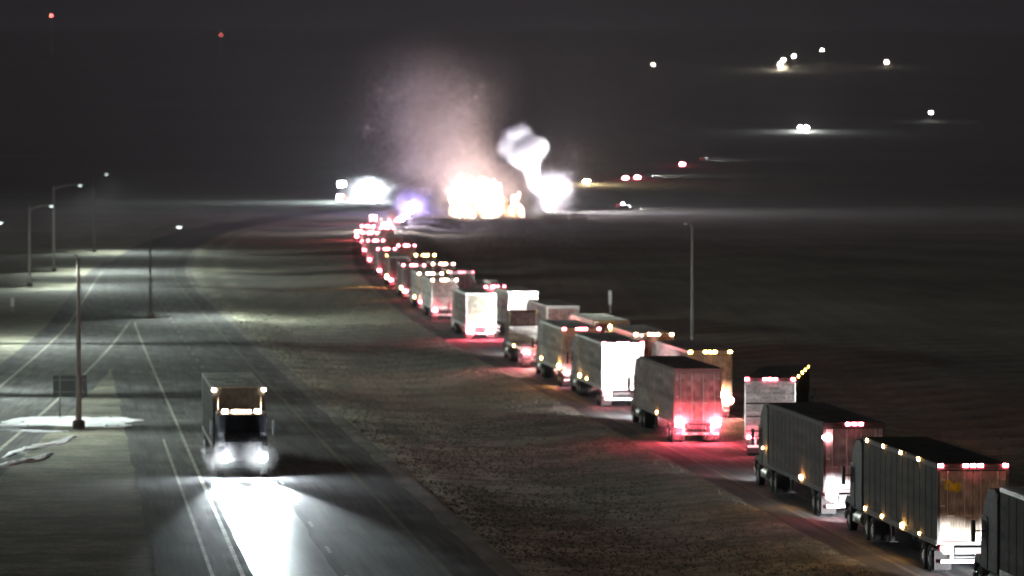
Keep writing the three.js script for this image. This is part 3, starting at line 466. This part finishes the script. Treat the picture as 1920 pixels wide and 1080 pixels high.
function fireEngine(label, x, Z, turn, o = {}) {
  const t = thing('fire_engine', label, 'fire engine', x, hill(Z), -Z, turn), red = paint(0.4, 0.03, 0.03, 0.35);
  mesh('cab', G('fecab', () => extrudeSide([[2.2, 0.6], [2.2, 3.0], [4.3, 3.0], [4.75, 2.0], [4.75, 0.6]], 2.45, 0.08)), red, t);
  mesh('body', G('febody', () => rbox(2.45, 2.3, 6.3, 0.06, 0, 1.85, 1.0)), red, t);
  mesh('windshield', G('fews', () => box(2.2, 0.9, 0.03).rotateX(0.42)), M.glass, t, 0, 2.45, -4.6);
  mesh('ladder', G('feladder', () => { const l = [box(0.08, 0.12, 7, -0.3, 3.25, 0.6), box(0.08, 0.12, 7, 0.3, 3.25, 0.6)]; for (let z = -2.7; z < 4; z += 0.4) l.push(box(0.6, 0.06, 0.06, 0, 3.25, z)); return merge(l); }), M.alu, t);
  for (const s of [-1, 1]) { wheel(t, s * 1.0, -3.3, 0.35); wheel(t, s * 0.95, 2.2); for (let i = 0; i < 3; i++) mesh('locker_door', G('locker', () => rbox(0.04, 1.6, 1.6, 0.015)), M.alu, t, s * 1.235, 1.75, -0.9 + i * 1.9);
    mesh('headlight', G('carhead', () => 0), glow(...COOL, 600), t, s * 0.9, 1.0, -4.8); mesh('tail_light', G('tail', () => 0), glow(...RED, 80), t, s * 0.95, 1.1, 4.18);
    mesh('beacon_light', G('beacon', () => 0), glow(...(s < 0 ? [1, 0.3, 0.3] : VIOLET), 500), t, s * 0.8, 3.12, -3.4); }
  mesh('light_mast', G('femast', () => merge([new THREE.CylinderGeometry(0.07, 0.1, 5.6, 10).translate(0, 5.8, -1.6), box(3.2, 0.1, 0.1, 0, 8.5, -1.6)])), M.steel, t);
  for (const i of [-1.3, -0.45, 0.45, 1.3]) for (const y of [8.1, 8.95]) mesh('floodlight', G('flood', () => rbox(0.75, 0.6, 0.2, 0.05)), glow(...(o.tint ?? [0.95, 0.93, 1]), o.k ?? 1600), t, i, y, -1.6);
  if (o.scene) for (const x of [-1, -0.35, 0.35, 1]) for (const [y, z] of [[3.35, -3.9], [1.55, -4.86], [0.95, -4.9]]) { const e = mesh('scene_light', G('flood', () => 0), glow(...(o.tint ?? COOL), o.k), t, x, y, z); e.scale.setScalar(0.75); }
  if (o.I) { pointAt(t, o.tint ?? [0.95, 0.93, 1], o.I, 0, 8.5, 0.1, 0.5); }
  return t;
}
fireEngine('fire engine with blinding white floodlights beside the burning trailer', 15.9, 1690, 2.7, { I: 15000, tint: [0.95, 0.88, 1], k: 4000, scene: true });
fireEngine('fire engine with blue-white floodlights on the oncoming road beyond the dark trees', -65, 2060, 3.0, { I: 20000, tint: [0.85, 0.96, 1], k: 5000, scene: true });
{
  const f = fireEngine('second engine with a low bluish glare, outermost light on the oncoming road', -80.5, 2080, 2.8, { I: 7000, tint: [0.75, 0.95, 1], k: 1500 });
  f.position.y = hill(2080) - 0.0;
}

// the fire: a burning trailer, its flames, the smoke
const FX = -8.5, FZ = 1490;
{
  const t = thing('burnt_trailer', 'burning trailer standing beside the road under white flames', 'trailer', FX, 0, -FZ, 1.15);
  const ribs = []; for (let z = -8; z <= 8; z += 1.6) ribs.push(box(2.5, 0.12, 0.1, 0, 3.9, z), box(0.12, 2.8, 0.1, -1.22, 2.5, z), box(0.12, 2.8, 0.1, 1.22, 2.5, z));
  mesh('frame', merge(ribs), M.frame, t); mesh('deck', rbox(2.55, 0.25, 16.2, 0.04, 0, 1.15, 0), M.frame, t); mesh('front_wall', rbox(2.5, 2.7, 0.1, 0.03, 0, 2.6, -8.1), M.frame, t);
  for (const s of [-1, 1]) for (const z of [6.4, 5.1]) wheel(t, s * 0.95, z);
  const fire = thing('fire', 'white hot wall of flames on the burning trailer', 'fire', FX, 0, -FZ, 0);
  for (let i = 0; i < 70; i++) {
const u = i < 32 ? rr(-0.95, 0.3) : rr(-1, 1), h = rr(4, 14) * (1 - 0.5 * Math.abs(u + 0.1)), w = rr(0.8, 2.1), lean = rr(-2.2, 1.2), g = new THREE.SphereGeometry(1, 14, 14), p = g.attributes.position;
    for (let k = 0; k < p.count; k++) { const y = (p.getY(k) + 1) / 2, r = Math.pow(1 - y, 0.55) * (0.55 + 1.3 * y * (1 - y)) + 0.02, a = Math.atan2(p.getZ(k), p.getX(k)), q = Math.hypot(p.getX(k), p.getZ(k)) > 1e-3 ? 1 : 0, s = w * r * q * (1 + 0.5 * fbm(a + i, y * 3, i)); p.setXYZ(k, Math.cos(a) * s + y * y * 2.4 * fbm(i, y * 2, 4) + lean * y * y, y * h, Math.sin(a) * s); }
    g.computeVertexNormals();
    mesh('flame', g, glow(...[[1, 0.78, 0.66], [1, 0.7, 0.55], [1, 0.52, 0.27]][i % 3], [40, 24, 9][i % 3]), fire, u * 11.8 + rr(-0.6, 0.6), rr(-0.8, 1.6), u * 5 + rr(-1.2, 1.2));
  }
  for (const [x, y, z, I] of [[-9, 6, 5, 5000], [0, 9, 3, 9000], [9, 7, 2, 5000]]) pointAt(fire, [1, 0.7, 0.63], I, x, y, z, 1.5);
}
function smoke(label, n, size, sample, m) {
  const g = new THREE.TetrahedronGeometry(1), o = new THREE.InstancedMesh(g, m, n), m4 = new THREE.Matrix4(), q = new THREE.Quaternion(), e = new THREE.Euler(), s = new THREE.Vector3();
  for (let i = 0; i < n; i++) { const [x, y, z] = sample(i / n); s.setScalar(size * rr(0.5, 1.5)); m4.compose(new THREE.Vector3(x, y, z), q.setFromEuler(e.set(rr(0, 6), rr(0, 6), rr(0, 6))), s); o.setMatrixAt(i, m4); }
  o.name = numbered('smoke_plume'); scene.add(o); return tag(o, label, 'smoke', null, 'stuff');
}
const gauss = () => (rnd() + rnd() + rnd() + rnd() - 2) * 0.9;
const smokeGrey = std({ color: col(0.42, 0.41, 0.42), roughness: 1, side: THREE.DoubleSide }), smokePale = std({ color: col(0.6, 0.59, 0.6), roughness: 1, side: THREE.DoubleSide }), smokeWhite = std({ color: col(0.75), roughness: 1, side: THREE.DoubleSide });
function puffs(list) { let total = 0; const w = list.map((p) => total += p[3] ** 2 * (p[4] ?? 1)); return () => { const k = rnd() * total, p = list[w.findIndex((x) => x >= k)]; for (;;) { const a = rr(-1, 1), b = rr(-1, 1), c = rr(-1, 1), d = Math.hypot(a, b, c); if (d < 1 && d > 0) { const f = p[3] * 1.25 * rnd() / d; return [p[0] + a * f, p[1] + b * f, p[2] + c * f]; } } }; }
{
  const list = []; for (let i = 0; i < 130; i++) { const t = Math.pow(i / 130, 0.85), y = 7 + 40 * t; list.push([FX - 3 - 19 * Math.sin(t * 2.1) + gauss() * (4 + 13 * t), y + gauss() * 4, -FZ - 14 - 12 * t + gauss() * 6, rr(6, 11) + 7 * t, 1 - 0.6 * t]); }
  smoke('big dim smoke plume leaning over the fire and thinning upwards', 300000, 0.075, puffs(list), smokePale);
  const b = []; for (let i = 0; i < 40; i++) { const t = i / 40; b.push([8.8 + gauss() * 0.9 - 2.0 * t, 8 + 11 * t, -1686 + gauss(), rr(1.2, 2.0) + t, 1]); }
  for (let i = 0; i < 80; i++) { const a = rr(0, 6.3), r = Math.sqrt(rnd()), low = Math.sin(a) < 0 ? 0.75 : 1.1; b.push([4.2 + 7.4 * r * Math.cos(a), 23.5 + 6.5 * r * Math.sin(a) * low + 1.2 * Math.cos(a * 3), -1686 + gauss() * 3, rr(1.8, 3.4), 0.8]); }
  smoke('compact bright white smoke puff on a thin stalk beside the floodlights', 190000, 0.1, puffs(b), smokeWhite);
  const d = []; for (let i = 0; i < 120; i++) d.push([rr(-46, 22), rr(2, 24), -1430 + rr(-90, 60), rr(6, 13), 1]);
  const w = []; for (let i = 0; i < 160; i++) { const Z = rr(820, 1400); w.push([rr(-18, 12) + (Z - 800) * 0.02, rr(0, 9), -Z, rr(4, 10), 1]); }
  smoke('wispy ground smoke drifting from the fire over the field beside the queue', 60000, 0.08, puffs(w), smokeGrey);
  smoke('thin drifting haze of smoke low over the road around the fire', 90000, 0.085, puffs(d), smokeGrey);
}
{
  const drift = (x, y, z, sx, sy, sz) => () => [x + gauss() * sx * 1.6, Math.abs(y + gauss() * sy * 1.6) + 0.2, z + gauss() * sz * 1.6];
  smoke('thin low mist around the blue-white floodlights on the oncoming road', 15000, 0.085, drift(-69, 4.5, -2054, 7, 4, 8), smokeGrey);
  smoke('thin low mist around the floodlit fire engine', 13000, 0.085, drift(15.5, 6.5, -1685, 4.5, 4.5, 8), smokeGrey);
  smoke('thin violet-lit mist drifting over the police cars', 11000, 0.07, (() => { const a = drift(-35.5, 2, -1600, 5, 4, 12), b = drift(-32.5, 1.5, -1380, 3, 2.5, 60), c = drift(-30.6, 1.2, -1150, 2.2, 1.6, 50); return () => { const u = rnd(); return u < 0.45 ? a() : u < 0.8 ? b() : c(); }; })(), smokeGrey);
  const lamps = []; for (const o of scene.children) if (/^semi_truck/.test(o.name)) o.traverse((l) => { if (l.isPointLight) { const p = l.getWorldPosition(new THREE.Vector3()); if (p.z > -470) lamps.push([p, Math.sqrt(l.intensity / 46)]); } });
  smoke('thin exhaust mist around the tail lights of the queue', 90000, 0.009, () => { const [p, k] = lamps[Math.floor(rnd() * lamps.length)]; return [p.x + gauss() * 0.75 * k, Math.abs(p.y + gauss() * 0.6 * k), p.z + 0.25 + gauss() * 0.5 * k]; }, smokeWhite);
  smoke('glowing thin smoke close around the flames', 30000, 0.075, drift(FX + 1, 7, -FZ + 6, 9.5, 5, 4), smokeGrey);
  const t = northX(208) + 2.35;
  smoke('fine road mist hanging about the lamps of the oncoming truck', 60000, 0.0055, () => { const e = rnd() < 0.5 ? -0.9 : 0.9; return [t - 0.35 + e + gauss() * 0.7, Math.abs(1.0 + gauss() * 0.62) + 0.05, -207 + rr(-0.5, 0.9)]; }, smokeWhite);
}
{ // floodlight tower on a small trailer
  const t = thing('light_tower', 'portable floodlight tower blazing next to the fire engine', 'light tower', 13.2, 0, -1670, 0.2);
  mesh('trailer', merge([rbox(1.6, 0.9, 2.6, 0.06, 0, 0.95, 0), box(0.12, 0.12, 1.4, 0, 0.55, 1.9)]), paint(0.6, 0.45, 0.05, 0.5), t);
  for (const s of [-1, 1]) wheel(t, s * 0.85, 0, 0.22, 0.34);
  mesh('mast', merge([new THREE.CylinderGeometry(0.06, 0.09, 5.4, 10).translate(0, 4.0, 0), box(2.4, 0.08, 0.08, 0, 6.4, 0)]), M.steel, t);
  for (const x of [-0.9, 0, 0.9]) for (const y of [5.9, 6.85]) mesh('floodlight', G('flood', () => 0), glow(0.95, 0.9, 1, 2600), t, x, y, 0.15);
  pointAt(t, [0.97, 0.94, 1], 17000, 0, 7.6, -1.2, 0.5);
}

// ---------------------------------------------------------------- trees, farms, masts far out
function bareTree(label, x, Z, h, spread) {
  const t = thing('bare_tree', label, 'tree', x, hill(Z), -Z, rr(0, 6)), tr = [], cr = [];
  const grow = (p, d, l, r, n) => { const q = p.clone().addScaledVector(d, l); (n > 3 ? tr : cr).push(tubeBetween(p.toArray(), q.toArray(), r, r * 0.65, 5)); if (!n) return; for (let i = 0; i < (n > 3 ? 3 : 3); i++) grow(q, d.clone().add(new THREE.Vector3(rr(-1, 1) * spread, rr(-0.1, 0.6), rr(-1, 1) * spread)).normalize(), l * rr(0.62, 0.82), r * 0.6, n - 1); };
  grow(new THREE.Vector3(0, -0.2, 0), new THREE.Vector3(0, 1, 0), h * 0.28, h * 0.03, 5);
  mesh('trunk', merge(tr), paint(0.06, 0.05, 0.05, 0.9), t); mesh('crown', merge(cr), paint(0.07, 0.06, 0.07, 0.9), t); return t;
}
bareTree('dark leafless tree nearest to the blue-white floodlights', -51, 2010, 10, 1.1);
bareTree('dark leafless tree in the violet light, middle one of the clump', -45, 1995, 9, 1.2);
bareTree('dark leafless tree at the fire side of the violet-lit clump', -39, 2000, 8, 1.2);
function farmLight(label, px, Z, y, k, o = {}) {        // px: metres across
  const t = thing('yard_light', label, 'yard light', px, hill(Z), -Z, 0), h = Math.max(3, y - hill(Z));
  mesh('pole', new THREE.CylinderGeometry(0.12, 0.2, h, 8).translate(0, h / 2, 0), M.galv, t);
  mesh('lamp', new THREE.SphereGeometry(o.r ?? 0.5, 12, 8).scale(1, 0.7, 1), glow(...(o.c ?? WARM), k), t, 0, h + 0.3, 0);
  if (o.I) pointAt(t, o.c ?? WARM, o.I, 0, h - 0.6, 0.9, 0.4);
  return t;
}
const ey = (py, Z) => 14.5 - (py - 325) * Z / 8200, ex = (px, Z) => (px - 960) * Z / 8200;   // figures taken from the survey of the view
farmLight('strong white yard light alone in the dark field', ex(1500, 4000), 4000, ey(245, 4000), 1400, { c: [0.95, 1, 1], r: 1.0, I: 5000 });
farmLight('second lamp of the strong white yard light pair', ex(1512, 4000), 4000, ey(245, 4000), 1400, { c: [0.95, 1, 1], r: 1.0, I: 5000 });
farmLight('lowest of the three farm lights over the lit house', ex(1462, 5800), 5800, ey(121, 5800), 1200, { I: 4000, r: 0.8 });
farmLight('middle one of the three farm lights', ex(1468, 5850), 5850, ey(113, 5850), 900, { r: 0.8 });
farmLight('bright farm light just right of the other two', ex(1488, 5900), 5900, ey(106, 5900), 1000, { r: 0.9 });
farmLight('small farm light highest up over the dark land', ex(1541, 6000), 6000, ey(95, 6000), 420, { r: 0.8 });
farmLight('single white light below the dark ridge near the photo edge', ex(1662, 5900), 5900, ey(117, 5900), 700, { r: 0.8 });
farmLight('white light farthest out beyond the lone yard light', ex(1745, 4300), 4300, ey(212, 4300), 700, { r: 0.7, c: [0.95, 1, 1] });
farmLight('faint light on the dark ridge above the bright smoke', ex(1225, 5900), 5900, ey(123, 5900), 160, { r: 0.8 });
{
  const Z = 5800, h = thing('farmhouse', 'faintly lit farmhouse under the group of three lights', 'house', ex(1465, Z), hill(Z), -Z - 12, 0.4);
  const wallM = paint(0.5, 0.48, 0.42, 0.8);
  mesh('wall', extrudeSide([[-7, 0], [-7, 6], [0, 10], [7, 6], [7, 0]], 14, 0.05), wallM, h);
  for (const s of [-1, 1]) mesh('roof', box(15, 0.3, 8.6).rotateX(s * 0.52).translate(0, 8.2, s * 3.75), paint(0.08, 0.08, 0.08, 0.8), h);
  for (const x of [-4, 0, 4]) { const w = mesh('window', box(1.4, 1.8, 0.1), glow(1, 0.85, 0.55, 3), h, x, 3.4, 7.06); mesh('frame', merge([box(1.7, 0.15, 0.16, 0, 1, 0), box(1.7, 0.15, 0.16, 0, -1, 0)]), M.tapeWhite, w); }
  mesh('door', box(1.2, 2.4, 0.1), M.wood, h, 2, 1.25, 7.06);
}
function mast(label, px, py, k) {
  const Z = 6200, x = ex(px, Z), top = ey(py, Z) - hill(Z), t = thing('radio_mast', label, 'mast', x, hill(Z), -Z), l = [];
  for (let i = 0; i < 3; i++) { const a = i * 2.094; l.push(tubeBetween([Math.cos(a) * 1.6, 0, Math.sin(a) * 1.6], [Math.cos(a) * 0.4, top, Math.sin(a) * 0.4], 0.09, 0.06, 6)); }
  for (let y = 2; y < top; y += 3) { const r = 1.6 - 1.2 * y / top; for (let i = 0; i < 3; i++) { const a = i * 2.094, b = a + 2.094; l.push(tubeBetween([Math.cos(a) * r, y, Math.sin(a) * r], [Math.cos(b) * r, Math.min(top, y + 2.8), Math.sin(b) * r], 0.05, 0.05, 5)); } }
  mesh('lattice', merge(l), M.steel, t);
  mesh('beacon_light', new THREE.SphereGeometry(1.1, 12, 8), glow(1, 0.16, 0.14, k), t, 0, top + 0.9, 0);
}
mast('tall mast with a clear red beacon at the top corner of the sky', 97, 31, 34);
mast('mast with a very faint beacon in the dark sky', 415, 67, 6);

renderer.render(scene, camera);
